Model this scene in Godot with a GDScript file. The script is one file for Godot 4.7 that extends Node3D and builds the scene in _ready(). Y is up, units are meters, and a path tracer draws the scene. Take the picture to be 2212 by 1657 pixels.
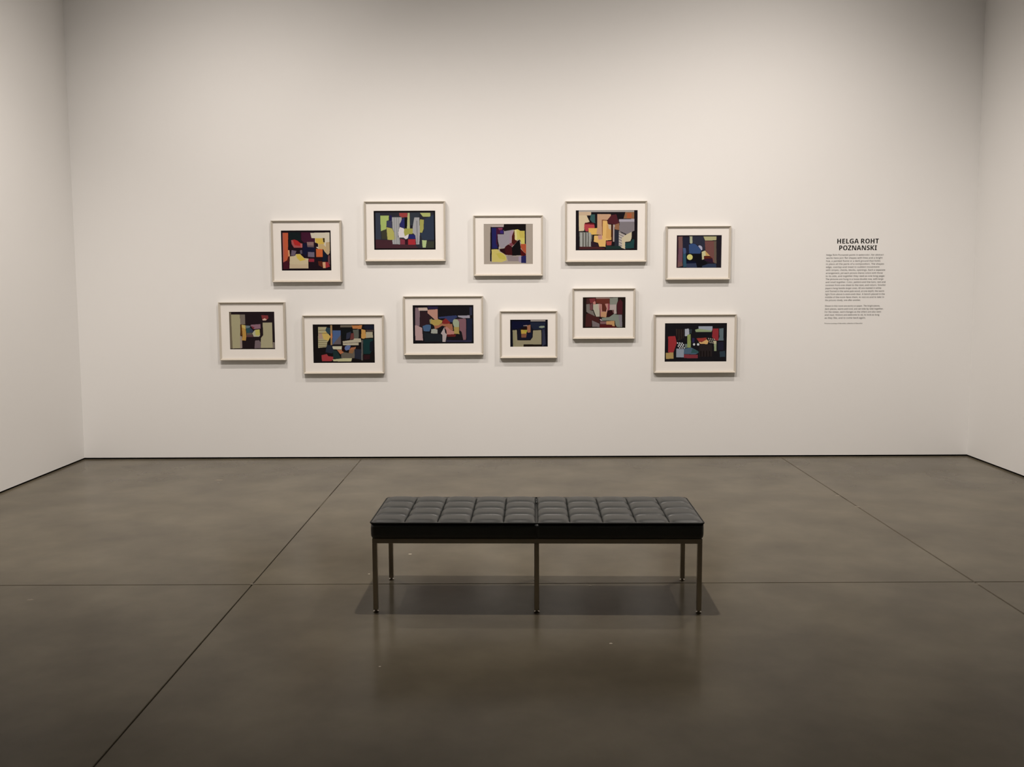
extends Node3D
# A white gallery wall with eleven framed abstract prints, a wall text and a tufted bench on a concrete floor.

const WALL_Z := -8.497      # face of the picture wall
const LEFT_X := -3.748      # face of the left wall
const RIGHT_X := 3.948      # face of the right wall
const REAR_Z := 4.5         # face of the wall behind the camera
const CEIL_Y := 4.9
const GAP := 0.014          # shadow gap under the walls
const LIGHT_TINT := Color(1.0, 0.958, 0.921)

var taken := {}


func _ready() -> void:
	# --- camera, world, lamps ---
	var cam := Camera3D.new()
	cam.name = "camera"
	cam.fov = rad_to_deg(2.0 * atan(828.5 / 2130.0))
	cam.near = 0.05
	cam.far = 60.0
	cam.transform = Transform3D(Basis(Vector3.UP, 0.00162) * Basis(Vector3.RIGHT, -0.09958) * Basis(Vector3.BACK, -0.00411), Vector3(0, 1.5, 0))
	add_child(cam)
	cam.current = true
	var env := Environment.new()
	env.background_mode = Environment.BG_COLOR
	env.background_color = Color.BLACK
	env.tonemap_mode = Environment.TONE_MAPPER_LINEAR
	env.tonemap_exposure = 1.0
	env.sdfgi_enabled = true
	env.ssao_enabled = true
	env.ssil_enabled = true
	var we := WorldEnvironment.new()
	we.name = "world_environment"
	we.environment = env
	add_child(we)
	var mm := materials()
	# track lamps: place, aim, energy, half angle
	lamp(mm, Vector3(-2.05, 4.62, -6.3), Vector3(-1.9, -5, -8.3), 4.6, 65, "black track spotlight on the front lamp track, innermost of three at its left")
	lamp(mm, Vector3(-2.65, 4.62, -6.3), Vector3(-3.29, 0.3, -8), 0.9, 56, "black track spotlight on the front lamp track, outermost of three at its left")
	lamp(mm, Vector3(-2.35, 4.62, -6.3), Vector3(-1.88, 1.8, -8.5), 2.0, 62, "black track spotlight on the front lamp track, middle of three at its left")
	lamp(mm, Vector3(2.1, 4.62, -6.3), Vector3(2.1, -6, -8.2), 5.6, 66, "black track spotlight on the front lamp track, inner one of two at its right")
	lamp(mm, Vector3(2.4, 4.62, -6.3), Vector3(1.68, 1.8, -8.5), 2.2, 62, "black track spotlight on the front lamp track, outer one of two at its right")
	lamp(mm, Vector3(0.12, 4.62, -4.5), Vector3(0.2, -3, -8.5), 11.3, 60, "black track spotlight hanging right above the bench")
	lamp(mm, Vector3(-2.05, 4.62, -4.5), Vector3(1.7, 0.3, -8.5), 7.0, 38, "black track spotlight on the rear lamp track aimed across at the prints")
	lamp(mm, Vector3(-2.35, 4.62, -4.5), Vector3(-3.75, 0.6, -6.5), 8.5, 38, "black track spotlight on the rear lamp track aimed at the left side wall")
	lamp(mm, Vector3(2.2, 4.62, -4.5), Vector3(3.9, 0.6, -6.8), 3.3, 36, "black track spotlight on the rear lamp track aimed at the right side wall")
	# --- room ---
	room(mm)
	# --- things ---
	bench(mm)
	hang_pictures(mm)
	wall_text(mm)


# ---------------------------------------------------------------- helpers

func numbered(called: String) -> String:
	if not taken.has(called):
		taken[called] = 0
		return called
	taken[called] += 1
	return "%s_%03d" % [called, taken[called]]


func tag(o: Node, label := "", category := "", group := "", kind := "") -> void:
	if label: o.set_meta("label", label)
	if category: o.set_meta("category", category)
	if group: o.set_meta("group", group)
	if kind: o.set_meta("kind", kind)


func thing(called: String, label: String, category: String, at := Vector3.ZERO, group := "", kind := "") -> Node3D:
	var o := Node3D.new()
	o.name = numbered(called)
	o.position = at
	tag(o, label, category, group, kind)
	add_child(o)
	return o


func put(called: String, mesh: Mesh, mat: Material, parent: Node3D) -> MeshInstance3D:
	var o := MeshInstance3D.new()
	o.name = numbered(called) if parent == self else called
	o.mesh = mesh
	o.material_override = mat
	parent.add_child(o, true)
	return o


func begin() -> SurfaceTool:
	var st := SurfaceTool.new()
	st.begin(Mesh.PRIMITIVE_TRIANGLES)
	return st


func done(st: SurfaceTool) -> ArrayMesh:
	st.generate_normals()
	return st.commit()


# a quad whose front is the side from which a, b, c, d run counter-clockwise
func quad(st: SurfaceTool, a: Vector3, b: Vector3, c: Vector3, d: Vector3, smooth := -1) -> void:
	st.set_smooth_group(smooth)
	for v in [a, c, b, a, d, c]:
		st.add_vertex(v)


func quad_uv(st: SurfaceTool, a: Vector3, b: Vector3, c: Vector3, d: Vector3) -> void:
	st.set_smooth_group(-1)
	var uv := [Vector2(0, 1), Vector2(1, 1), Vector2(1, 0), Vector2(0, 0)]
	var vs := [a, b, c, d]
	for i in [0, 2, 1, 0, 3, 2]:
		st.set_uv(uv[i])
		st.add_vertex(vs[i])


# box with chamfered edges
func box(st: SurfaceTool, lo: Vector3, hi: Vector3, ch := 0.0) -> void:
	var c := (lo + hi) / 2.0
	var h := (hi - lo) / 2.0
	if ch <= 0.0:
		ch = 0.0
	var k := Vector3(minf(ch, h.x), minf(ch, h.y), minf(ch, h.z))
	# for each axis the inset face
	var P := func(sx: float, sy: float, sz: float, ax: int) -> Vector3:
		var p := Vector3(sx * (h.x - k.x), sy * (h.y - k.y), sz * (h.z - k.z))
		p[ax] = [sx, sy, sz][ax] * h[ax]
		return c + p
	for ax in 3:
		var b := (ax + 1) % 3
		var d := (ax + 2) % 3
		for s in [-1.0, 1.0]:
			var q := []
			for e in [[-1, -1], [1, -1], [1, 1], [-1, 1]]:
				var v := [0.0, 0.0, 0.0]
				v[ax] = s
				v[b] = e[0] * 1.0
				v[d] = e[1] * 1.0
				q.append(P.call(v[0], v[1], v[2], ax))
			if s > 0: quad(st, q[0], q[1], q[2], q[3])
			else: quad(st, q[3], q[2], q[1], q[0])
	if ch <= 0.0:
		return
	for ax in 3:   # edges parallel to axis ax
		var b := (ax + 1) % 3
		var d := (ax + 2) % 3
		for sb in [-1.0, 1.0]:
			for sd in [-1.0, 1.0]:
				var v0 := [0.0, 0.0, 0.0]
				v0[ax] = -1.0
				v0[b] = sb
				v0[d] = sd
				var v1 := v0.duplicate()
				v1[ax] = 1.0
				var p0: Vector3 = P.call(v0[0], v0[1], v0[2], b)
				var p1: Vector3 = P.call(v1[0], v1[1], v1[2], b)
				var p2: Vector3 = P.call(v1[0], v1[1], v1[2], d)
				var p3: Vector3 = P.call(v0[0], v0[1], v0[2], d)
				if sb * sd > 0: quad(st, p0, p3, p2, p1)
				else: quad(st, p0, p1, p2, p3)
	for sx in [-1.0, 1.0]:
		for sy in [-1.0, 1.0]:
			for sz in [-1.0, 1.0]:
				var a: Vector3 = P.call(sx, sy, sz, 0)
				var b2: Vector3 = P.call(sx, sy, sz, 1)
				var c2: Vector3 = P.call(sx, sy, sz, 2)
				st.set_smooth_group(-1)
				for v in ([a, c2, b2] if sx * sy * sz > 0 else [a, b2, c2]):
					st.add_vertex(v)


func box_mesh(lo: Vector3, hi: Vector3, ch := 0.0) -> ArrayMesh:
	var st := begin()
	box(st, lo, hi, ch)
	return done(st)


# lathe round the y axis; profile points (radius, height) from bottom outside to top
func lathe(st: SurfaceTool, prof: Array, n := 24, at := Transform3D()) -> void:
	for i in prof.size() - 1:
		var p: Vector2 = prof[i]
		var r: Vector2 = prof[i + 1]
		for j in n:
			var a0 := TAU * j / n
			var a1 := TAU * (j + 1) / n
			var v0 := at * Vector3(p.x * cos(a0), p.y, -p.x * sin(a0))
			var v1 := at * Vector3(p.x * cos(a1), p.y, -p.x * sin(a1))
			var v2 := at * Vector3(r.x * cos(a1), r.y, -r.x * sin(a1))
			var v3 := at * Vector3(r.x * cos(a0), r.y, -r.x * sin(a0))
			quad(st, v0, v1, v2, v3, -1)


func plain(color: Color, rough: float, metal := 0.0, spec := 0.5) -> StandardMaterial3D:
	var m := StandardMaterial3D.new()
	m.albedo_color = color
	m.roughness = rough
	m.metallic = metal
	m.metallic_specular = spec
	return m


func lin(v: float) -> Color:
	return Color(v, v, v).linear_to_srgb()


func noise_tex(freq: float, octaves: int, sd: int, lo: Color, hi: Color, size := 1024, mid := Color(0, 0, 0, 0), ridged := false) -> NoiseTexture2D:
	var n := FastNoiseLite.new()
	n.noise_type = FastNoiseLite.TYPE_SIMPLEX_SMOOTH
	n.seed = sd
	n.frequency = freq
	n.fractal_type = FastNoiseLite.FRACTAL_RIDGED if ridged else FastNoiseLite.FRACTAL_FBM
	n.fractal_octaves = octaves
	n.fractal_gain = 0.55
	var g := Gradient.new()
	g.set_color(0, lo)
	g.set_color(1, hi)
	if mid.a > 0.0: g.add_point(0.5, mid)
	var t := NoiseTexture2D.new()
	t.width = size
	t.height = size
	t.seamless = true
	t.normalize = true
	t.noise = n
	t.color_ramp = g
	return t


func materials() -> Dictionary:
	var M := {}
	# matt white wall paint
	var w := plain(Color(0.915, 0.912, 0.905), 0.92, 0.0, 0.3)
	M.wall = w
	M.ceiling = plain(lin(0.8), 0.95, 0.0, 0.2)
	M.gap = plain(Color(0.06, 0.05, 0.045), 0.9, 0.0, 0.1)
	# sealed concrete
	var f := StandardMaterial3D.new()
	f.albedo_texture = noise_tex(0.006, 6, 11, Color(0.322, 0.298, 0.252), Color(0.41, 0.383, 0.326))
	f.uv1_triplanar = true
	f.uv1_world_triplanar = true
	f.uv1_scale = Vector3(0.21, 0.21, 0.21)
	f.roughness = 1.0
	f.roughness_texture = noise_tex(0.012, 5, 5, Color(0.15, 0.15, 0.15), Color(0.25, 0.25, 0.25), 512)
	f.roughness_texture_channel = BaseMaterial3D.TEXTURE_CHANNEL_RED
	f.metallic_specular = 0.155
	M.floor = f
	M.joint = plain(Color(0.17, 0.15, 0.125), 0.85, 0.0, 0.2)
	M.fill = plain(Color(0.325, 0.30, 0.255), 0.7, 0.0, 0.2)
	M.fleck = plain(Color(0.74, 0.71, 0.64), 0.8)
	M.smear = plain(Color(0.47, 0.44, 0.385), 0.8)
	# bench
	var le := plain(Color(0.165, 0.176, 0.168), 0.42, 0.0, 0.5)
	M.leather = le
	M.piping = plain(Color(0.10, 0.105, 0.10), 0.6, 0.0, 0.3)
	M.steel = plain(Color(0.62, 0.59, 0.54), 0.3, 1.0)
	M.rubber = plain(Color(0.05, 0.05, 0.05), 0.7)
	# pictures
	M.frame = plain(Color(0.78, 0.75, 0.70), 0.6, 0.0, 0.4)
	M.mat = plain(Color(0.925, 0.91, 0.89), 0.9, 0.0, 0.3)
	M.ink = plain(Color(0.11, 0.10, 0.095), 0.8, 0.0, 0.2)
	# lamps
	M.black = plain(Color(0.06, 0.06, 0.06), 0.5)
	var g := plain(Color(0.9, 0.88, 0.84), 0.4)
	g.emission_enabled = true
	g.emission = LIGHT_TINT
	g.emission_energy_multiplier = 4.0
	M.glow = g
	return M


# ---------------------------------------------------------------- lamps

func lamp(M: Dictionary, at: Vector3, aim: Vector3, energy: float, half: float, label: String) -> void:
	var o := thing("track_spotlight", label, "spotlight", at, "track spotlights under the ceiling")
	var dir := (aim - at).normalized()
	var turn := Basis.looking_at(dir, Vector3.UP)
	var axis := Transform3D(turn * Basis(Vector3.RIGHT, -PI / 2), Vector3.ZERO)   # +y of the lathe runs along dir
	var st := begin()
	lathe(st, [Vector2(0.0, -0.15), Vector2(0.04, -0.15), Vector2(0.055, -0.13), Vector2(0.055, 0.03), Vector2(0.05, 0.03), Vector2(0.05, 0.005)], 24, axis)
	put("housing", done(st), M.black, o)
	st = begin()
	lathe(st, [Vector2(0.05, 0.004), Vector2(0.0, 0.006)], 24, axis)
	put("lens", done(st), M.glow, o)
	st = begin()
	lathe(st, [Vector2(0.0, 0.05), Vector2(0.012, 0.05), Vector2(0.012, 0.21), Vector2(0.0, 0.21)], 12)
	put("stem", done(st), M.black, o)
	var l := SpotLight3D.new()
	l.name = "beam"
	l.light_color = LIGHT_TINT
	l.light_energy = energy
	l.light_size = 0.05
	l.spot_angle = half
	l.spot_angle_attenuation = 1.0
	l.spot_range = 20.0
	l.spot_attenuation = 2.0
	l.shadow_enabled = true
	l.transform = Transform3D(turn, dir * 0.04)
	o.add_child(l)


# ---------------------------------------------------------------- room

func structure(called: String, mesh: Mesh, mat: Material, label: String) -> MeshInstance3D:
	var o := put(called, mesh, mat, self)
	tag(o, label, "", "", "structure")
	return o


func room(M: Dictionary) -> void:
	var t := 0.2
	var x0 := LEFT_X - t
	var x1 := RIGHT_X + t
	var z0 := WALL_Z - t
	var z1 := REAR_Z + t
	structure("wall_back", box_mesh(Vector3(x0, GAP, z0), Vector3(x1, CEIL_Y, WALL_Z)), M.wall, "white painted gallery wall that carries the framed prints")
	structure("wall_left", box_mesh(Vector3(x0, GAP, WALL_Z), Vector3(LEFT_X, CEIL_Y, REAR_Z)), M.wall, "blank white side wall left of the prints")
	structure("wall_right", box_mesh(Vector3(RIGHT_X, GAP, WALL_Z), Vector3(x1, CEIL_Y, REAR_Z)), M.wall, "blank white side wall next to the wall text")
	structure("wall_front", box_mesh(Vector3(x0, GAP, REAR_Z), Vector3(x1, CEIL_Y, z1)), M.wall, "white wall that closes the gallery opposite the prints")
	structure("ceiling", box_mesh(Vector3(x0, CEIL_Y, z0), Vector3(x1, CEIL_Y + t, z1)), M.ceiling, "grey gallery ceiling with lamp tracks")
	# the dark shadow gap at the foot of the walls
	var r := 0.015
	structure("baseboard_back", box_mesh(Vector3(x0, -0.02, z0), Vector3(x1, GAP, WALL_Z - r)), M.gap, "dark shadow gap under the wall of prints")
	structure("baseboard_left", box_mesh(Vector3(x0, -0.02, WALL_Z - r), Vector3(LEFT_X - r, GAP, REAR_Z + r)), M.gap, "dark shadow gap under the left side wall")
	structure("baseboard_right", box_mesh(Vector3(RIGHT_X + r, -0.02, WALL_Z - r), Vector3(x1, GAP, REAR_Z + r)), M.gap, "dark shadow gap under the right side wall")
	structure("baseboard_front", box_mesh(Vector3(x0, -0.02, REAR_Z + r), Vector3(x1, GAP, z1)), M.gap, "dark shadow gap under the wall opposite the prints")
	# concrete slabs between saw-cut joints
	var fl := thing("floor", "grey brown sealed concrete floor cut into large slabs", "", Vector3.ZERO, "", "structure")
	var xs := [x0, -1.325, 2.32, x1]
	var zs := [z0, -4.853, -1.208, z1]
	var g := 0.0032
	for i in 3:
		for j in 3:
			var a: float = xs[i] + (g if i > 0 else 0.0)
			var b: float = xs[i + 1] - (g if i < 2 else 0.0)
			var c: float = zs[j] + (g if j > 0 else 0.0)
			var d: float = zs[j + 1] - (g if j < 2 else 0.0)
			put("slab", box_mesh(Vector3(a, -0.12, c), Vector3(b, 0.0, d), 0.002), M.floor, fl)
	# joint fillers: [x, from z, to z, depth below the floor, dark?]; worn open in places, level with the slabs in others
	for q in [[1, z0, -7.55, 0.0008, 0], [1, -7.55, -6.95, 0.004, 1], [1, -6.95, -6.6, 0.001, 0], [1, -6.6, -6.0, 0.003, 1], [1, -6.0, z1, 0.006, 1], [2, z0, -7.05, 0.0006, 0], [2, -7.05, -6.75, 0.003, 1], [2, -6.75, z1, 0.0006, 0]]:
		put("joint_filler", box_mesh(Vector3(xs[q[0]] - g, -0.1, q[1]), Vector3(xs[q[0]] + g, -q[3], q[2])), M.joint if q[4] else M.fill, fl)
	for i in [1, 2]:
		put("joint_filler", box_mesh(Vector3(x0, -0.1, zs[i] - g), Vector3(x1, -0.006, zs[i] + g)), M.joint, fl)
	# pale flecks of dried paint and plaster
	var rng := RandomNumberGenerator.new()
	rng.seed = 3
	for p in [[-0.584, -5.409, 0.012], [-1.325, -4.859, 0.014], [-0.76, -5.028, 0.008], [0.405, -4.014, 0.009], [-2.331, -4.62, 0.024], [-2.294, -7.553, 0.035], [0.38, -4.815, 0.01], [2.315, -4.815, 0.018], [2.3, -6.9, 0.02], [2.32, -6.55, 0.02], [-0.534, -3.77, 0.007]]:
		put("fleck", fleck(rng, p[2]), M.fleck if p[2] < 0.013 else M.smear, fl).position = Vector3(p[0], 0.0, p[1])
	# lamp tracks
	for q in [[-6.3, "front lamp track, black, on the ceiling nearer the picture wall"], [-4.5, "rear lamp track, black, on the ceiling above the bench"]]:
		var tr := put("lamp_track", box_mesh(Vector3(LEFT_X + 0.6, 4.83, q[0] - 0.024), Vector3(RIGHT_X - 0.6, CEIL_Y, q[0] + 0.024), 0.003), M.black, self)
		tag(tr, q[1], "lamp track", "lamp tracks on the ceiling")


func fleck(rng: RandomNumberGenerator, r: float) -> ArrayMesh:
	var st := begin()
	var n := 8
	var ring := []
	for i in n:
		var a := TAU * i / n
		ring.append(Vector3(cos(a), 0, -sin(a) * 0.6) * r * rng.randf_range(0.6, 1.1))
	for i in n:
		var a: Vector3 = ring[i]
		var b: Vector3 = ring[(i + 1) % n]
		var up := Vector3(0, 0.0012, 0)
		quad(st, a, b, b * 0.7 + up, a * 0.7 + up)
		st.set_smooth_group(-1)
		for v in [up * 1.2, b * 0.7 + up, a * 0.7 + up]:
			st.add_vertex(v)
	return done(st)


# ---------------------------------------------------------------- bench

func bench(M: Dictionary) -> void:
	var o := thing("bench", "long black tufted leather bench with slim steel legs standing on the concrete floor", "bench", Vector3(0.1076, 0.0, -4.665))
	o.rotation.y = deg_to_rad(-1.15)
	var lx := 0.7425      # leg centres
	var lz := 0.25
	var lw := 0.011
	# six flat-sided steel legs, each on a small glide
	for s in [-1.0, 0.0, 1.0]:
		for e in [-1.0, 1.0]:
			var c := Vector3(s * lx, 0, e * lz)
			var lg := put("leg", box_mesh(c + Vector3(-lw, 0.012, -lw), c + Vector3(lw, 0.3258, lw), 0.0015), M.steel, o)
			var st := begin()
			lathe(st, [Vector2(0.0, 0.0), Vector2(0.012, 0.0), Vector2(0.013, 0.004), Vector2(0.006, 0.007), Vector2(0.006, 0.013)], 14, Transform3D(Basis(), c))
			put("glide", done(st), M.steel, lg)
	var fr := begin()
	var y0 := 0.3252
	var y1 := 0.348
	for e in [-1.0, 1.0]:
		box(fr, Vector3(-lx - lw, y0, e * lz - lw), Vector3(lx + lw, y1, e * lz + lw), 0.0015)
	for s in [-1.0, 0.0, 1.0]:
		box(fr, Vector3(s * lx - lw, y0, -lz + lw), Vector3(s * lx + lw, y1, lz - lw), 0.0015)
	put("frame", done(fr), M.steel, o)
	# cushion
	var hw := 0.7595
	var hd := 0.272
	var yb := 0.3482
	var yt := 0.4235
	var cu := put("cushion", cushion(hw, hd, yb, yt), M.leather, o)
	var st2 := begin()
	rim_tube(st2, hw, hd, 0.022, yt - 0.002, 0.0038)
	put("piping", done(st2), M.piping, cu)
	var nx := 10
	var nz := 4
	var inset := 0.004
	for i in nx:
		for j in nz:
			put("tuft", tuft(i, j, nx, nz, hw - inset, hd - inset, yt), M.leather, cu)


# outline of a rounded rectangle, counter-clockwise seen from above
func outline(hw: float, hd: float, r: float) -> PackedVector2Array:
	var p := PackedVector2Array()
	for c in [[1, -1, 0.0], [-1, -1, 90.0], [-1, 1, 180.0], [1, 1, 270.0]]:
		for k in 7:
			var a := deg_to_rad(c[2] + 15.0 * k)
			p.append(Vector2(c[0] * (hw - r) + r * cos(a), c[1] * (hd - r) - r * sin(a)))
		var m: int = 10
		if m > 1:
			# points along the straight run to the next corner keep the dents smooth
			var nxt := {0.0: Vector2(-(hw - r), -hd), 90.0: Vector2(-hw, hd - r), 180.0: Vector2(hw - r, hd), 270.0: Vector2(hw, -(hd - r))}
			var last := p[p.size() - 1]
			var run := []
			for k in range(1, m):
				run.append(float(k) / m)
			if absf(last.x - nxt[c[2]].x) > 0.1:    # fine steps across the stitched joint in the middle
				var len_ := absf(last.x - nxt[c[2]].x)
				for e in [-0.016, -0.009, -0.005, -0.0025, 0.0025, 0.005, 0.009, 0.016]:
					run.append(0.5 + e / len_)
				run.sort()
			for k in run:
				p.append(last.lerp(nxt[c[2]], k))
	return p


func cushion(hw: float, hd: float, yb: float, yt: float) -> ArrayMesh:
	var st := begin()
	var levels := [[-0.02, 0.0], [-0.006, 0.002], [-0.0015, 0.009], [0.0, 0.022], [0.0, 0.05], [-0.001, yt - yb - 0.004], [-0.012, yt - yb - 0.03]]
	var rings := []
	for l in levels:
		var o := outline(hw + l[0], hd + l[0], 0.022 + l[0] * 0.5)
		var ring := []
		for v in o:
			var dent := 0.005 * exp(-pow(v.x / 0.006, 2.0)) * (1.0 if l[1] > 0.001 else 0.0)   # the stitched joint in the middle of the front and back
			var z := v.y - signf(v.y) * (dent if absf(v.y) > hd - 0.03 else 0.0)
			ring.append(Vector3(v.x, yb + l[1], z))
		rings.append(ring)
	for i in rings.size() - 1:
		var n: int = rings[i].size()
		for k in n:
			quad(st, rings[i][k], rings[i][(k + 1) % n], rings[i + 1][(k + 1) % n], rings[i + 1][k], 1)
	var n2: int = rings[0].size()
	for k in n2:   # underside and the hidden platform under the tufts
		st.set_smooth_group(-1)
		for v in [Vector3(0, yb, 0), rings[0][(k + 1) % n2], rings[0][k]]:
			st.add_vertex(v * Vector3(1, 1, 1))
		var top: Array = rings[rings.size() - 1]
		for v in [Vector3(0, yt - 0.03, 0), top[k], top[(k + 1) % n2]]:
			st.add_vertex(v)
	return done(st)


func rim_tube(st: SurfaceTool, hw: float, hd: float, r: float, y: float, rad: float) -> void:
	var o := outline(hw, hd, r)
	var n := o.size()
	var m := 8
	for k in n:
		var a := o[k]
		var b := o[(k + 1) % n]
		var ta := (o[(k + 1) % n] - o[(k + n - 1) % n]).normalized()
		var tb := (o[(k + 2) % n] - o[k]).normalized()
		var na := Vector2(-ta.y, ta.x) * -1.0
		var nb := Vector2(-tb.y, tb.x) * -1.0
		for j in m:
			var c0 := TAU * j / m
			var c1 := TAU * (j + 1) / m
			var f := func(p: Vector2, nn: Vector2, c: float) -> Vector3:
				var q := p + nn * cos(c) * rad
				return Vector3(q.x, y + sin(c) * rad, q.y)
			quad(st, f.call(a, na, c0), f.call(a, na, c1), f.call(b, nb, c1), f.call(b, nb, c0), 2)


# one stitched pillow of the seat: low at its corners, a little higher along its seams, highest in its middle
func tuft(i: int, j: int, nx: int, nz: int, hw: float, hd: float, yt: float) -> ArrayMesh:
	var st := begin()
	var mid := 0.005      # the wider valley in the middle of the seat
	var x0 := -hw + 2.0 * hw * i / nx + (mid if i == nx / 2 else 0.0)
	var x1 := -hw + 2.0 * hw * (i + 1) / nx - (mid if i == nx / 2 - 1 else 0.0)
	var z0 := -hd + 2.0 * hd * j / nz
	var z1 := -hd + 2.0 * hd * (j + 1) / nz
	var nu := 14
	var nv := 12
	var f := func(a: int, b: int) -> Vector3:
		var u := sin((float(a) / nu * 2.0 - 1.0) * PI / 2.0)
		var v := sin((float(b) / nv * 2.0 - 1.0) * PI / 2.0)
		var eu := absf(u)
		var ev := absf(v)
		# seams on the outer rim stay level with the piping
		var rim_u := (i == 0 and u < 0.0) or (i == nx - 1 and u > 0.0)
		var rim_v := (j == 0 and v < 0.0) or (j == nz - 1 and v > 0.0)
		var pu := sqrt(maxf(0.0, 1.0 - pow(eu, 4.0)))
		var pv := sqrt(maxf(0.0, 1.0 - pow(ev, 4.0)))
		var seam := 0.012 * pu * (1.0 - pv) + 0.010 * pv * (1.0 - pu)
		var h := 0.031 * pu * pv + seam - 0.018
		if rim_v: h = lerpf(h, maxf(h, 0.001), smoothstep(0.4, 1.0, ev))
		if rim_u: h = lerpf(h, maxf(h, 0.001), smoothstep(0.4, 1.0, eu))
		if rim_u and rim_v:      # round the corner of the seat
			var k := smoothstep(0.86, 1.0, eu) * smoothstep(0.86, 1.0, ev)
			u *= 1.0 - 0.075 * k
			v *= 1.0 - 0.09 * k
		return Vector3(lerpf(x0, x1, (u + 1.0) / 2.0), yt + h, lerpf(z0, z1, (v + 1.0) / 2.0))
	for a in nu:
		for b in nv:
			quad(st, f.call(a, b), f.call(a, b + 1), f.call(a + 1, b + 1), f.call(a + 1, b), 3)
	return done(st)


# ---------------------------------------------------------------- pictures

class Sheet:
	# a flat abstract print drawn as overlapping shapes; corners of the sheet give the measuring grid
	var img: Image
	var w := 480
	var h := 300
	var q: Array
	var white := Color("eadccb").srgb_to_linear()

	func _init(tl: Vector2, tr: Vector2, br: Vector2, bl: Vector2, ground: String) -> void:
		q = [tl, tr, br, bl]
		h = int(round(w * ((bl.y - tl.y) + (br.y - tr.y)) / ((tr.x - tl.x) + (br.x - bl.x))))
		img = Image.create(w, h, false, Image.FORMAT_RGB8)
		img.fill(ink(ground))

	# pigment: the colour as lit by the warm lamps, against the white of the mat
	func ink(hex: String) -> Color:
		var c := Color(hex).srgb_to_linear()
		return Color(minf(c.r / white.r, 1.0) * 0.76, minf(c.g / white.g, 1.0) * 0.76, minf(c.b / white.b, 1.0) * 0.76).linear_to_srgb()

	func at(x: float, y: float) -> Vector2:
		var u := 0.5
		var v := 0.5
		for k in 4:
			v = (y - lerpf(q[0].y, q[1].y, u)) / (lerpf(q[3].y, q[2].y, u) - lerpf(q[0].y, q[1].y, u))
			u = (x - lerpf(q[0].x, q[3].x, v)) / (lerpf(q[1].x, q[2].x, v) - lerpf(q[0].x, q[3].x, v))
		return Vector2(u * w, v * h)

	func poly(hex: String, pts: Array) -> void:
		var c := ink(hex)
		var p := PackedVector2Array()
		for k in range(0, pts.size(), 2):
			p.append(at(pts[k], pts[k + 1]))
		var lo := h
		var hi := 0
		for v in p:
			lo = mini(lo, int(floor(v.y)))
			hi = maxi(hi, int(ceil(v.y)))
		for y in range(maxi(lo, 0), mini(hi, h)):
			var yy := y + 0.5
			var cut := []
			for k in p.size():
				var a := p[k]
				var b := p[(k + 1) % p.size()]
				if (a.y <= yy) != (b.y <= yy):
					cut.append(lerpf(a.x, b.x, (yy - a.y) / (b.y - a.y)))
			cut.sort()
			for k in range(0, cut.size() - 1, 2):
				var s := int(round(cut[k]))
				img.fill_rect(Rect2i(s, y, int(round(cut[k + 1])) - s, 1), c)

	func disc(hex: String, x: float, y: float, r: float) -> void:
		var pts := []
		for k in 20:
			pts.append(x + r * cos(TAU * k / 20))
			pts.append(y + r * sin(TAU * k / 20))
		poly(hex, pts)

	# dark line round the sheet, d measured in the grid's units
	func edge(hex: String, d: float) -> void:
		var n := int(round(d * w / (q[1].x - q[0].x)))
		var c := ink(hex)
		img.fill_rect(Rect2i(0, 0, w, n), c)
		img.fill_rect(Rect2i(0, h - n, w, n), c)
		img.fill_rect(Rect2i(0, 0, n, h), c)
		img.fill_rect(Rect2i(w - n, 0, n, h), c)

	func texture() -> ImageTexture:
		# the washes bleed a little into one another
		img.resize(w * 2 / 5, h * 2 / 5, Image.INTERPOLATE_BILINEAR)
		img.resize(w, h, Image.INTERPOLATE_CUBIC)
		return ImageTexture.create_from_image(img)


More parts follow.
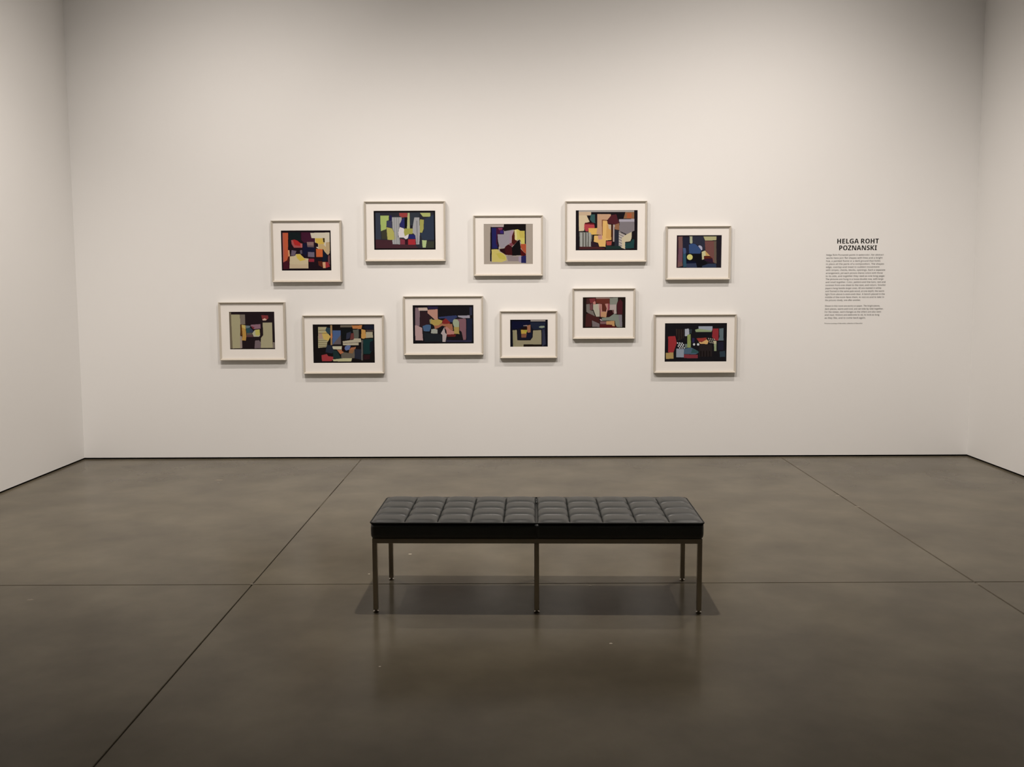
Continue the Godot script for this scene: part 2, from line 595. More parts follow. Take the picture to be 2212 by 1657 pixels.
# x0, x1, y0, y1 of the frame and of the print in it, on the wall
func framed(M: Dictionary, label: String, fr: Array, pr: Array, sheet: Sheet) -> void:
	var cx: float = (fr[0] + fr[1]) / 2.0
	var cy: float = (fr[2] + fr[3]) / 2.0
	var o := thing("framed_print", label, "picture", Vector3(cx, cy, WALL_Z), "framed abstract prints on the wall")
	var w: float = (fr[1] - fr[0]) / 2.0
	var h: float = (fr[3] - fr[2]) / 2.0
	# moulding profile: (inset from the outer edge, height off the wall)
	var prof := [Vector2(0.004, 0.0), Vector2(0.0, 0.002), Vector2(0.0, 0.043), Vector2(0.001, 0.044), Vector2(0.0035, 0.044), Vector2(0.0145, 0.033), Vector2(0.0155, 0.032), Vector2(0.0155, 0.012)]
	var st := begin()
	for k in prof.size() - 1:
		var a: Vector2 = prof[k]
		var b: Vector2 = prof[k + 1]
		var A := corners(w - a.x, h - a.x, a.y)
		var B := corners(w - b.x, h - b.x, b.y)
		for e in 4:
			quad(st, A[e], A[(e + 1) % 4], B[(e + 1) % 4], B[e])
	put("frame", done(st), M.frame, o)
	# mat board with a bevelled window
	var px0: float = pr[0] - cx
	var px1: float = pr[1] - cx
	var py0: float = pr[2] - cy
	var py1: float = pr[3] - cy
	st = begin()
	var O := corners(w - 0.006, h - 0.006, 0.0265)
	var I := [Vector3(px0 - 0.001, py0 - 0.001, 0.0265), Vector3(px1 + 0.001, py0 - 0.001, 0.0265), Vector3(px1 + 0.001, py1 + 0.001, 0.0265), Vector3(px0 - 0.001, py1 + 0.001, 0.0265)]
	var J := [Vector3(px0, py0, 0.0245), Vector3(px1, py0, 0.0245), Vector3(px1, py1, 0.0245), Vector3(px0, py1, 0.0245)]
	for e in 4:
		var n := (e + 1) % 4
		quad(st, O[e], O[n], I[n], I[e])
		quad(st, I[e], I[n], J[n], J[e])
	var Bk := corners(w - 0.006, h - 0.006, 0.014)
	for e in 4:
		quad(st, Bk[e], Bk[(e + 1) % 4], O[(e + 1) % 4], O[e])
	quad(st, Bk[3], Bk[2], Bk[1], Bk[0])
	put("mat_board", done(st), M.mat, o)
	st = begin()
	quad_uv(st, Vector3(px0 - 0.002, py0 - 0.002, 0.024), Vector3(px1 + 0.002, py0 - 0.002, 0.024), Vector3(px1 + 0.002, py1 + 0.002, 0.024), Vector3(px0 - 0.002, py1 + 0.002, 0.024))
	var m := StandardMaterial3D.new()
	m.albedo_texture = sheet.texture()
	m.roughness = 0.85
	m.metallic_specular = 0.2
	m.texture_repeat = false
	put("print", done(st), m, o)


func corners(w: float, h: float, z: float) -> Array:
	return [Vector3(-w, -h, z), Vector3(w, -h, z), Vector3(w, h, z), Vector3(-w, h, z)]


func hang_pictures(M: Dictionary) -> void:
	var s: Sheet
	# upper row, from the left
	s = Sheet.new(Vector2(165, 190), Vector2(1715, 185), Vector2(1755, 1425), Vector2(210, 1430), "1e1016")
	s.poly("161c1c", [420, 240, 760, 240, 800, 520, 700, 500, 480, 480, 420, 760])
	s.poly("42192a", [800, 250, 1090, 255, 1130, 430, 1210, 440, 1230, 560, 900, 570, 800, 480])
	s.poly("bf5836", [215, 265, 395, 260, 400, 1040, 345, 1170, 250, 1180])
	s.poly("a85a4a", [215, 265, 250, 265, 290, 1175, 250, 1180])
	s.poly("d09264", [395, 790, 440, 790, 462, 980, 405, 1000])
	s.poly("b02a26", [490, 490, 590, 468, 680, 500, 780, 580, 840, 595, 840, 720, 580, 718, 510, 610])
	s.poly("a8504a", [490, 490, 540, 480, 600, 640, 780, 670, 780, 720, 580, 718, 510, 610])
	s.poly("b46058", [775, 588, 840, 595, 840, 720, 790, 718])
	s.poly("16162c", [850, 580, 980, 580, 980, 700, 1230, 700, 1220, 850, 1000, 860, 960, 1000, 850, 900])
	s.poly("8e6a62", [975, 545, 1190, 540, 1195, 660, 990, 640])
	s.poly("6e5450", [985, 640, 1195, 655, 1195, 708, 1000, 700])
	s.poly("d2bfa2", [1080, 265, 1670, 252, 1692, 300, 1692, 880, 1640, 945, 1560, 890, 1490, 770, 1340, 760, 1255, 700, 1330, 690, 1320, 590, 1230, 560, 1225, 430, 1122, 425])
	s.poly("d2aa48", [1230, 432, 1465, 430, 1475, 530, 1530, 600, 1400, 650, 1330, 600, 1245, 560])
	s.poly("44300a", [1468, 425, 1525, 425, 1532, 560, 1490, 552])
	s.poly("c2a06c", [1330, 620, 1480, 600, 1565, 700, 1565, 880, 1490, 770, 1340, 745])
	s.poly("ba9c72", [1565, 560, 1692, 540, 1692, 880, 1640, 945, 1565, 890])
	s.poly("c65e30", [1262, 750, 1470, 765, 1475, 1005, 1270, 1005])
	s.poly("121a28", [1490, 790, 1625, 950, 1600, 1130, 1460, 1130, 1480, 1010])
	s.poly("6c5a62", [508, 790, 660, 820, 620, 920, 600, 970, 490, 960])
	s.poly("5c5058", [765, 800, 832, 788, 842, 900, 780, 905])
	s.poly("72626c", [1015, 848, 1215, 858, 1215, 1010, 1015, 1000])
	s.poly("cdb48a", [455, 985, 615, 970, 640, 915, 770, 908, 905, 1040, 1030, 1050, 1035, 1355, 448, 1360])
	s.poly("d2b048", [640, 925, 770, 915, 900, 1050, 960, 1090, 780, 1130, 680, 1040])
	s.poly("c6aa84", [455, 1215, 800, 1240, 1035, 1210, 1035, 1355, 448, 1360])
	s.poly("8e2a34", [1035, 1058, 1212, 1058, 1212, 1155, 1040, 1155])
	s.poly("46161f", [240, 1180, 380, 1100, 440, 1100, 440, 1370, 258, 1380])
	s.poly("542014", [405, 990, 445, 985, 440, 1140, 360, 1150])
	s.poly("6c4442", [1640, 955, 1695, 945, 1705, 1250, 1640, 1180])
	s.poly("9a2e30", [1560, 1155, 1640, 1160, 1705, 1300, 1570, 1345])
	s.poly("d29c70", [1468, 1158, 1562, 1160, 1570, 1345, 1488, 1345])
	s.poly("5c2416", [1330, 1130, 1465, 1140, 1480, 1330, 1350, 1260])
	s.edge("120a0c", 40)
	framed(M, "pale framed abstract with an orange bar, cream block and small orange square on maroon", [-2.057, -1.46, 1.532, 2.052], [-1.974, -1.552, 1.63, 1.968], s)

	s = Sheet.new(Vector2(165, 150), Vector2(1998, 148), Vector2(2020, 1300), Vector2(195, 1308), "2c2a2e")
	s.poly("373a42", [230, 215, 360, 215, 385, 740, 400, 990, 235, 990])
	s.poly("45262a", [230, 1000, 740, 1020, 740, 1140, 1400, 1150, 1500, 1250, 230, 1265])
	s.poly("3e3a2a", [400, 745, 550, 690, 590, 985, 420, 985])
	s.poly("a4b060", [365, 290, 622, 290, 622, 430, 556, 450, 550, 690, 390, 752])
	s.poly("241f46", [630, 285, 715, 290, 715, 435, 655, 430])
	s.poly("3c3c50", [560, 450, 700, 440, 720, 655, 560, 620])
	s.poly("b0a455", [552, 630, 720, 670, 805, 830, 830, 990, 730, 1010, 588, 1005])
	s.poly("a49d94", [712, 345, 1000, 345, 1000, 450, 940, 540, 940, 620, 900, 760, 900, 930, 950, 960, 965, 1140, 740, 1135, 730, 1010, 830, 990, 805, 830, 735, 680])
	for x in [770, 840, 905]:
		s.poly("8a867e", [x, 350, x + 22, 350, x + 40, 1130, x + 16, 1130])
	s.poly("983e38", [925, 213, 1168, 213, 1168, 342, 1010, 347, 930, 300])
	s.poly("2a2a5a", [1000, 420, 1080, 360, 1160, 360, 1160, 660, 1050, 660, 940, 600])
	s.poly("12100e", [1085, 350, 1165, 350, 1165, 660, 1095, 660])
	s.poly("d6c6bc", [945, 628, 1060, 668, 1090, 700, 1220, 840, 1190, 960, 1130, 992, 1060, 940, 920, 940, 900, 800])
	s.poly("b0ac70", [1178, 212, 1240, 212, 1250, 675, 1160, 670])
	s.poly("a09848", [1085, 672, 1330, 670, 1360, 760, 1330, 830, 1200, 842, 1100, 900, 1070, 780])
	s.poly("34363a", [1262, 215, 1540, 215, 1500, 340, 1380, 350, 1330, 620, 1262, 600])
	s.poly("221c24", [1258, 580, 1332, 580, 1320, 672, 1258, 665])
	s.poly("a29a92", [1375, 348, 1525, 350, 1545, 800, 1530, 1142, 1440, 1142, 1410, 880, 1330, 800, 1332, 620])
	s.poly("86807c", [1430, 440, 1468, 440, 1492, 1120, 1458, 1120])
	s.poly("a2984e", [1540, 400, 1660, 420, 1652, 690, 1610, 802, 1540, 792])
	s.poly("26265a", [1230, 858, 1385, 858, 1420, 950, 1412, 985, 1195, 965])
	s.poly("a42c30", [1195, 988, 1412, 988, 1425, 1152, 1195, 1152])
	s.poly("7e343c", [962, 970, 1102, 1000, 1110, 1142, 965, 1142])
	s.poly("30141a", [1102, 1000, 1190, 1000, 1190, 1142, 1112, 1142])
	s.poly("aaaa62", [1535, 212, 1852, 212, 1852, 325, 1630, 328])
	s.poly("303642", [1670, 400, 1965, 260, 1965, 1005, 1620, 1010, 1565, 820, 1655, 780])
	s.poly("aeb87a", [1608, 1018, 1750, 1018, 1722, 1238, 1628, 1238])
	s.poly("3a3a2c", [1758, 1050, 1965, 1050, 1965, 1245, 1735, 1245])
	s.edge("0c0808", 46)
	framed(M, "pale framed abstract with two grey curtain shapes and lime patches in the upper row", [-1.263, -0.574, 1.705, 2.209], [-1.182, -0.66, 1.803, 2.13], s)

	s = Sheet.new(Vector2(155, 150), Vector2(1740, 140), Vector2(1750, 1435), Vector2(165, 1460), "a89682")
	s.poly("140c12", [378, 245, 800, 250, 810, 480, 640, 900, 640, 970, 420, 970, 408, 1362, 370, 1350])
	s.poly("160f0e", [810, 155, 1512, 145, 1518, 790, 1340, 720, 1150, 330, 820, 380, 790, 300])
	s.poly("b29c90", [420, 205, 805, 180, 800, 250, 420, 250])
	s.poly("222050", [420, 270, 560, 270, 560, 760, 620, 930, 430, 945])
	s.poly("40162e", [560, 270, 790, 270, 720, 450, 600, 480, 600, 780, 650, 900, 560, 800])
	s.poly("7e3448", [610, 275, 755, 270, 760, 325, 660, 350])
	s.poly("382460", [680, 365, 795, 350, 795, 460, 690, 455])
	s.poly("958886", [605, 480, 812, 475, 830, 378, 1110, 328, 1120, 480, 1055, 560, 1050, 770, 960, 780, 845, 900, 740, 935, 660, 880, 620, 700])
	s.poly("a08088", [1010, 380, 1105, 345, 1115, 480, 1055, 560, 1045, 765, 985, 770])
	s.poly("4a1812", [1065, 540, 1145, 340, 1180, 660, 1245, 690, 1150, 800, 1060, 870, 975, 800, 1060, 770])
	s.poly("7c3c42", [970, 790, 1060, 745, 1120, 820, 1055, 875])
	s.poly("c8b65a", [1145, 335, 1250, 315, 1335, 365, 1475, 365, 1482, 785, 1370, 785, 1330, 655, 1260, 642, 1205, 675, 1160, 640])
	s.poly("d8c484", [1150, 340, 1205, 330, 1235, 600, 1205, 675, 1160, 640])
	s.poly("c0a84c", [1280, 380, 1470, 370, 1475, 600, 1330, 590])
	s.poly("3c1012", [860, 870, 955, 802, 1060, 872, 1100, 980, 1080, 1152, 870, 1142, 680, 1020, 700, 950, 830, 930])
	s.poly("260c10", [660, 955, 840, 930, 870, 1110, 700, 1030])
	s.poly("100c0d", [1070, 900, 1250, 690, 1310, 655, 1350, 900, 1360, 1150, 1080, 1165])
	s.poly("aa4c2e", [1345, 785, 1525, 785, 1525, 1095, 1440, 1035, 1350, 900])
	s.poly("4a0c0c", [1340, 930, 1440, 1042, 1525, 1105, 1510, 1175, 1360, 1170])
	s.poly("c6b05e", [412, 970, 600, 958, 690, 1060, 800, 1100, 880, 1195, 900, 1310, 750, 1375, 430, 1375])
	s.poly("bca84a", [560, 1100, 720, 1080, 860, 1200, 860, 1300, 660, 1260])
	s.poly("8c7a74", [890, 1165, 1070, 1150, 1120, 1185, 1360, 1180, 1350, 1345, 950, 1345])
	s.poly("9c8892", [1285, 1190, 1372, 1185, 1372, 1385, 1290, 1360])
	s.poly("24224c", [1368, 1180, 1525, 1150, 1525, 1395, 1370, 1395])
	framed(M, "pale framed abstract on a taupe sheet with a big grey shape and yellow corners", [-0.337, 0.255, 1.578, 2.087], [-0.248, 0.168, 1.677, 2.015], s)

	s = Sheet.new(Vector2(190, 140), Vector2(2040, 130), Vector2(2012, 1318), Vector2(180, 1330), "1a1416")
	s.poly("a4988c", [280, 130, 1935, 125, 1935, 188, 285, 195])
	s.poly("d4b890", [280, 185, 650, 190, 650, 290, 520, 295, 605, 480, 460, 520, 440, 745, 285, 755])
	s.poly("c8a884", [285, 190, 650, 190, 650, 290, 285, 290])
	s.poly("36544e", [640, 265, 765, 260, 770, 520, 690, 500, 615, 420])
	s.poly("b04042", [450, 540, 745, 560, 755, 660, 580, 668, 560, 765, 480, 755, 440, 650])
	s.poly("5c1618", [470, 505, 725, 510, 745, 560, 470, 548])
	s.poly("deac56", [570, 668, 820, 660, 965, 840, 965, 862, 575, 852])
	s.poly("c29470", [835, 248, 1242, 252, 1230, 360, 1130, 425, 985, 420, 985, 880, 870, 850, 800, 830, 830, 660])
	s.poly("8a5638", [965, 415, 1130, 420, 1120, 452, 1002, 445, 1000, 880, 970, 870])
	s.poly("deac62", [998, 445, 1125, 450, 1150, 545, 1242, 570, 1242, 1010, 1080, 1030, 1070, 1215, 885, 1215, 850, 1100, 720, 1065, 735, 880, 985, 880])
	s.poly("d09a54", [1120, 480, 1240, 700, 1240, 1000, 1080, 960])
	s.poly("c08a7a", [840, 880, 965, 868, 975, 990, 865, 1005])
	s.poly("c4a888", [1150, 548, 1242, 560, 1242, 720, 1170, 680])
	s.poly("502024", [1150, 400, 1260, 275, 1400, 255, 1445, 420, 1485, 500, 1390, 565, 1130, 522])
	s.poly("3c1808", [1248, 560, 1298, 560, 1290, 1062, 1248, 1062])
	s.poly("b09c90", [1298, 560, 1345, 560, 1332, 1065, 1288, 1062])
	s.poly("906242", [1345, 560, 1480, 515, 1485, 725, 1350, 700])
	s.poly("28282f", [1345, 712, 1460, 725, 1470, 1205, 1340, 1225])
	s.poly("8c603e", [1670, 188, 1932, 188, 1932, 388, 1610, 382])
	s.poly("a85632", [1720, 225, 1855, 225, 1855, 370, 1710, 370])
	s.poly("aa9e9e", [1475, 400, 1932, 392, 1932, 472, 1478, 478])
	s.poly("7e726e", [1490, 475, 1932, 470, 1932, 735, 1700, 845, 1480, 745])
	s.poly("baaa98", [1465, 740, 1650, 865, 1650, 1285, 1455, 1212])
	for y in [760, 830, 905, 985, 1065, 1140]:
		s.poly("7c706a", [1468, y, 1650, y + 85, 1650, y + 112, 1468, y + 27])
	s.poly("cab690", [1650, 870, 1850, 770, 1842, 960, 1800, 1052, 1642, 1070, 1642, 1282, 1560, 1250, 1550, 960])
	s.poly("1e3e3a", [1650, 1092, 1800, 1082, 1880, 980, 1925, 1000, 1905, 1252, 1655, 1265])
	s.poly("6a6458", [290, 775, 560, 780, 685, 870, 655, 1215, 298, 1215])
	for x in [[318, 388], [430, 466], [512, 545], [580, 640]]:
		s.poly("a49e90", [x[0], 792, x[1], 800, x[1] - 8, 1212, x[0], 1212])
	s.poly("4a2422", [298, 1212, 855, 1212, 1050, 1255, 1060, 1280, 285, 1290])
	s.poly("2e1c22", [640, 1060, 700, 1065, 865, 1145, 840, 1205, 640, 1205])
	s.poly("a4463a", [1088, 1048, 1255, 1048, 1242, 1165, 1105, 1175])
	s.poly("20302a", [1085, 1180, 1500, 1190, 1560, 1275, 1080, 1285])
	s.edge("120c0c", 4)
	framed(M, "pale framed abstract of tan and gold angles with grey stripes in the upper row", [0.443, 1.138, 1.692, 2.204], [0.534, 1.058, 1.791, 2.127], s)

	s = Sheet.new(Vector2(215, 215), Vector2(1895, 185), Vector2(1865, 1405), Vector2(185, 1435), "221a20")
	s.poly("2c1018", [215, 225, 268, 225, 235, 1430, 185, 1430])
	s.poly("745048", [275, 265, 430, 258, 435, 660, 420, 1350, 235, 1400, 275, 700])
	s.poly("704850", [275, 700, 425, 680, 415, 1200, 255, 1200])
	s.poly("222230", [450, 285, 690, 285, 690, 500, 660, 885, 555, 885, 540, 700, 435, 670])
	s.poly("aaa682", [698, 252, 800, 248, 800, 500, 735, 525, 698, 490])
	s.poly("2e2e38", [810, 245, 1200, 238, 1262, 420, 1255, 745, 1180, 765, 1170, 640, 1000, 570, 900, 520, 810, 500])
	s.poly("36496c", [665, 560, 780, 512, 900, 528, 1010, 620, 1125, 765, 1085, 885, 670, 885])
	s.poly("465672", [440, 680, 540, 688, 562, 800, 550, 890, 455, 905])
	s.poly("304e5a", [445, 900, 552, 898, 565, 1385, 445, 1392])
	s.poly("b4acb4", [1005, 598, 1070, 578, 1140, 610, 1165, 670, 1160, 745, 1130, 765])
	s.poly("b2a674", [1205, 248, 1692, 238, 1685, 382, 1270, 402])
	s.poly("744840", [1260, 418, 1665, 408, 1665, 1225, 1560, 1202, 1540, 1060, 1450, 980, 1270, 742])
	s.poly("665444", [1600, 418, 1685, 408, 1685, 1245, 1600, 1220])
	s.poly("cabc88", [1138, 820, 1212, 788, 1272, 765, 1292, 962, 1220, 970, 1222, 1090, 1150, 1112])
	s.poly("ca9a5a", [1272, 770, 1450, 965, 1285, 965])
	s.poly("5c2216", [1220, 980, 1450, 978, 1535, 1050, 1225, 1075])
	s.poly("301829", [1230, 1072, 1535, 1062, 1545, 1245, 1400, 1185, 1200, 1122])
	s.poly("100f13", [555, 890, 1130, 888, 1140, 1112, 1240, 1122, 1350, 1232, 1150, 1392, 960, 1392, 930, 1222, 565, 1242])
	s.poly("0e1428", [565, 1170, 900, 1180, 925, 1235, 575, 1252])
	s.disc("d0c270", 695, 1018, 108)
	s.poly("363b4c", [565, 1260, 920, 1240, 965, 1402, 565, 1404])
	s.poly("32394a", [1150, 1335, 1400, 1252, 1665, 1252, 1685, 1395, 1150, 1398])
	s.edge("1e181c", 22)
	framed(M, "pale framed dark blue abstract with one small yellow disc and a khaki bar", [1.301, 1.852, 1.539, 1.991], [1.394, 1.775, 1.639, 1.914], s)

	# lower row, from the left
	s = Sheet.new(Vector2(165, 185), Vector2(1685, 180), Vector2(1730, 1435), Vector2(205, 1435), "231818")
	s.poly("75654e", [165, 195, 235, 205, 300, 1400, 205, 1400])
	s.poly("a99b74", [240, 275, 530, 278, 560, 620, 545, 980, 605, 1392, 295, 1400, 260, 800])
	s.poly("7c6c5c", [535, 278, 702, 280, 715, 600, 600, 605, 555, 620])
	s.poly("9c8676", [545, 985, 605, 1000, 620, 1392, 545, 1392])
	s.poly("5a3414", [545, 610, 590, 600, 620, 960, 560, 980])
	s.poly("ba8a42", [590, 618, 720, 630, 752, 1000, 735, 1142, 600, 1132, 622, 960])
	s.poly("c4a85c", [600, 612, 722, 632, 732, 770, 605, 700])
	s.poly("6a7272", [722, 640, 885, 650, 862, 715, 742, 735])
	s.poly("2c4a4c", [742, 735, 880, 715, 970, 800, 985, 862, 865, 892, 750, 882])
	s.poly("36384a", [860, 740, 960, 790, 985, 862, 870, 885])
	s.poly("8c666a", [905, 615, 1222, 595, 1225, 742, 1010, 762, 895, 655])
	s.poly("7c3038", [925, 660, 1020, 700, 1000, 775, 945, 720])
	s.poly("5c5042", [755, 892, 955, 880, 965, 1012, 765, 1012])
	s.poly("5c3c3c", [760, 958, 955, 950, 985, 1022, 760, 1022])
	s.poly("b6aa88", [952, 900, 1020, 800, 1190, 770, 1212, 972, 1180, 1015, 995, 1015])
	s.poly("bcac58", [1045, 785, 1195, 768, 1212, 930, 1150, 980, 1060, 960])
	s.poly("a99b76", [1295, 548, 1612, 542, 1632, 1200, 1645, 1392, 1238, 1392, 1238, 1062, 1315, 960])
	s.poly("74605e", [1045, 1140, 1180, 1128, 1235, 1200, 1235, 1392, 1025, 1402])
	s.poly("806f60", [1640, 1200, 1715, 1200, 1725, 1395, 1640, 1395])
	s.poly("803432", [1245, 298, 1475, 308, 1488, 400, 1412, 475, 1285, 462])
	s.poly("d8b294", [1285, 445, 1360, 402, 1432, 440, 1400, 475, 1300, 475])
	s.poly("140c08", [205, 1402, 1735, 1400, 1735, 1440, 205, 1440])
	framed(M, "pale framed abstract with two tall khaki fields on dark brown and a red flower shape", [-2.525, -1.957, 0.865, 1.362], [-2.438, -2.051, 0.959, 1.28], s)

	s = Sheet.new(Vector2(155, 155), Vector2(2035, 150), Vector2(2065, 1325), Vector2(195, 1340), "17110f")
	s.poly("ae9e76", [325, 238, 585, 238, 558, 340, 705, 520, 640, 665, 608, 705, 605, 845, 335, 875])
	s.poly("caa656", [440, 420, 560, 375, 712, 530, 642, 655, 500, 610])
	s.poly("ac8a74", [345, 400, 440, 410, 470, 600, 350, 600])
	for y in [330, 420, 640, 700, 760, 815]:
		s.poly("82724e", [340, y, 600, y - 6, 600, y + 14, 340, y + 20])
	s.poly("2e4044", [582, 248, 705, 268, 705, 442, 622, 445, 548, 340])
	s.poly("a07c50", [690, 158, 752, 158, 765, 785, 715, 790, 705, 440])
	s.poly("c47a48", [712, 430, 758, 430, 762, 600, 715, 600])
	s.poly("4c5e7e", [765, 338, 1015, 342, 1022, 765, 772, 770])
	s.poly("625652", [880, 640, 1020, 470, 1022, 765, 780, 768])
	s.poly("6c604e", [1005, 162, 1375, 162, 1345, 245, 995, 248])
	s.poly("ba7642", [1340, 188, 1665, 183, 1642, 295, 1380, 292])
	s.poly("121412", [1045, 268, 1375, 270, 1375, 390, 1190, 420, 1180, 610, 1045, 625])
	s.poly("5e5c4e", [1378, 320, 1562, 310, 1562, 585, 1418, 595, 1398, 420])
	s.poly("683630", [1325, 430, 1412, 418, 1425, 595, 1295, 628])
	s.poly("30303a", [1190, 420, 1330, 375, 1285, 585, 1180, 615])
	s.poly("c28e4a", [1635, 300, 1765, 330, 1785, 565, 1700, 595, 1640, 575])
	s.poly("ab9b7c", [1780, 388, 1985, 382, 1995, 558, 1782, 572])
	s.poly("1c1c28", [1760, 158, 2015, 158, 2015, 305, 1800, 310, 1690, 260])
	s.poly("4a3a34", [1780, 320, 2030, 320, 2030, 375, 1790, 370])
	s.poly("17322f", [1700, 610, 1995, 590, 1995, 900, 1905, 1055, 1710, 1055])
	s.poly("17181e", [1900, 700, 2000, 640, 2000, 960, 1900, 960])
	s.poly("b4a486", [1075, 668, 1400, 622, 1420, 585, 1625, 585, 1645, 695, 1562, 702, 1562, 785, 1090, 795])
	s.poly("8c7c68", [1090, 720, 1562, 690, 1562, 715, 1090, 745])
	s.poly("5e564e", [1640, 640, 1692, 622, 1695, 1255, 1640, 1242])
	s.poly("c4b896", [765, 818, 1055, 818, 1045, 925, 775, 912])
	s.poly("1e302c", [780, 940, 905, 950, 1045, 1205, 790, 1195])
	s.poly("252a34", [600, 780, 745, 790, 805, 950, 760, 1042, 555, 1005])
	s.poly("b46a44", [905, 930, 1062, 925, 1115, 1012, 1010, 1065])
	s.poly("200808", [1058, 830, 1142, 830, 1142, 975, 1058, 975])
	s.poly("626c8e", [1145, 830, 1222, 785, 1325, 800, 1285, 922, 1180, 955, 1138, 900])
	s.poly("8c5e3a", [1285, 905, 1420, 880, 1442, 900, 1382, 1045, 1258, 1035])
	s.poly("a06644", [1320, 860, 1485, 838, 1462, 905, 1300, 935])
	s.poly("665a4a", [1030, 1065, 1120, 1000, 1380, 1042, 1442, 900, 1442, 1185, 1040, 1195])
	s.poly("292932", [1450, 905, 1642, 912, 1642, 1225, 1440, 1185])
	s.poly("a03838", [435, 1092, 602, 1058, 642, 1120, 795, 1142, 795, 1222, 740, 1275, 455, 1275])
	s.poly("bcb080", [775, 1222, 1100, 1188, 1365, 1188, 1342, 1285, 800, 1280])
	s.poly("2e1517", [1715, 1080, 1915, 1080, 1905, 1205, 1715, 1225])
	s.edge("100b0a", 26)
	framed(M, "pale framed dark abstract with striped cream panel, blue block and red corner patch", [-1.809, -1.112, 0.746, 1.247], [-1.723, -1.195, 0.838, 1.169], s)

	s = Sheet.new(Vector2(165, 145), Vector2(2030, 130), Vector2(2045, 1305), Vector2(190, 1320), "181416")
	s.poly("7e6464", [248, 218, 340, 228, 392, 310, 392, 765, 350, 795, 250, 765])
	s.poly("c0a490", [338, 222, 612, 215, 635, 290, 605, 312, 358, 315])
	s.poly("301d20", [405, 335, 605, 335, 642, 430, 765, 520, 692, 562, 682, 725, 560, 745, 450, 805, 402, 775])
	s.poly("2a2239", [620, 185, 942, 185, 935, 268, 645, 268])
	s.poly("b6826c", [618, 285, 932, 265, 945, 575, 860, 595, 780, 520, 630, 390])
	s.poly("b28e84", [248, 755, 290, 752, 465, 830, 495, 1215, 260, 1215])
	s.poly("465c74", [475, 782, 600, 732, 725, 738, 735, 830, 692, 935, 515, 935])
	s.poly("8c8258", [685, 580, 760, 545, 800, 720, 700, 705])
	s.poly("aa8e48", [735, 575, 860, 588, 962, 570, 1085, 610, 1062, 685, 940, 765, 840, 772, 730, 690])
	s.poly("9e6446", [825, 762, 962, 750, 1082, 680, 1222, 700, 1382, 708, 1412, 905, 1330, 912, 1200, 800, 1080, 762, 962, 832, 858, 872])
	s.poly("7e2622", [1085, 610, 1180, 538, 1295, 610, 1325, 692, 1200, 712, 1075, 702])
	s.poly("343a5a", [965, 500, 1250, 470, 1500, 448, 1545, 500, 1440, 562, 1380, 665, 1300, 642, 1180, 540, 975, 545])
	s.poly("9a8e90", [1545, 458, 1912, 445, 1918, 525, 1720, 535, 1570, 502])
	s.poly("7e5658", [1440, 570, 1785, 538, 1805, 600, 1805, 1185, 1720, 1195, 1670, 950, 1600, 900, 1600, 650])
	s.poly("9a9c7c", [1405, 600, 1440, 565, 1532, 568, 1595, 650, 1592, 805, 1440, 805, 1395, 690])
	s.poly("a48a4a", [1430, 800, 1592, 800, 1592, 980, 1612, 1015, 1440, 1005])
	s.poly("b27666", [1140, 808, 1222, 798, 1340, 900, 1442, 930, 1442, 1022, 1220, 1035, 1200, 900])
	s.poly("b09c92", [1035, 1000, 1140, 808, 1170, 980, 1220, 1020, 1180, 1255, 1085, 1255, 1080, 1040])
	s.poly("601f1c", [1218, 1030, 1500, 1020, 1482, 1095, 1228, 1095])
	s.poly("9e9a88", [745, 870, 840, 858, 932, 880, 935, 1002, 735, 998])
	s.poly("1e2022", [515, 960, 740, 1010, 1060, 1030, 1080, 1245, 540, 1255])
	s.poly("1c2031", [1820, 550, 1985, 540, 1985, 1245, 1820, 1205])
	s.poly("2e2e3c", [1905, 200, 1985, 200, 1985, 440, 1905, 440])
	s.poly("302a3c", [1200, 1200, 1965, 1200, 1965, 1255, 1200, 1255])
	s.edge("0e0a0c", 34)
	framed(M, "pale framed dark abstract with pink side posts and a yellow and red cluster", [-0.943, -0.258, 0.904, 1.407], [-0.862, -0.342, 1.001, 1.33], s)

	s = Sheet.new(Vector2(205, 240), Vector2(1880, 215), Vector2(1890, 1410), Vector2(225, 1430), "0e0d16")
	s.poly("0c0e26", [290, 318, 1085, 308, 1085, 430, 800, 520, 560, 650, 300, 648])
	s.poly("1f2332", [1100, 350, 1765, 335, 1765, 645, 1220, 655, 1120, 480])
	s.poly("988a7c", [1105, 222, 1775, 212, 1765, 302, 1115, 315])
	s.poly("868c72", [1475, 545, 1560, 498, 1720, 498, 1745, 560, 1620, 595, 1520, 582])
	s.poly("968866", [328, 700, 512, 688, 540, 1135, 1110, 1135, 1212, 1000, 1228, 700, 1592, 678, 1605, 1305, 820, 1312, 820, 1415, 355, 1422])
	s.poly("908460", [340, 720, 420, 700, 470, 1200, 460, 1400, 360, 1410])
	s.poly("32323f", [1630, 655, 1745, 648, 1795, 1300, 1640, 1385])
	s.poly("181620", [560, 660, 700, 615, 1000, 440, 1135, 455, 1205, 900, 1150, 1085, 550, 1120])
	s.poly("111326", [950, 850, 1150, 780, 1170, 960, 1100, 1060, 960, 1050])
	s.poly("ba943e", [688, 678, 985, 678, 930, 845, 708, 855])
	s.poly("a09a34", [850, 680, 985, 678, 935, 780, 860, 770])
	s.poly("9c6646", [955, 488, 1112, 455, 1115, 785, 1000, 805, 955, 690])
	s.poly("90776c", [785, 490, 962, 465, 985, 522, 800, 515])
	s.poly("200c08", [720, 615, 962, 525, 972, 672, 700, 672])
	s.poly("7e4e36", [708, 858, 952, 848, 922, 1015, 718, 1015])
	s.poly("1c1004", [818, 1325, 1605, 1325, 1645, 1420, 818, 1420])
	framed(M, "smallest pale framed abstract, a khaki field round a dark box with an amber patch", [-0.117, 0.378, 0.874, 1.277], [-0.027, 0.295, 0.971, 1.203], s)

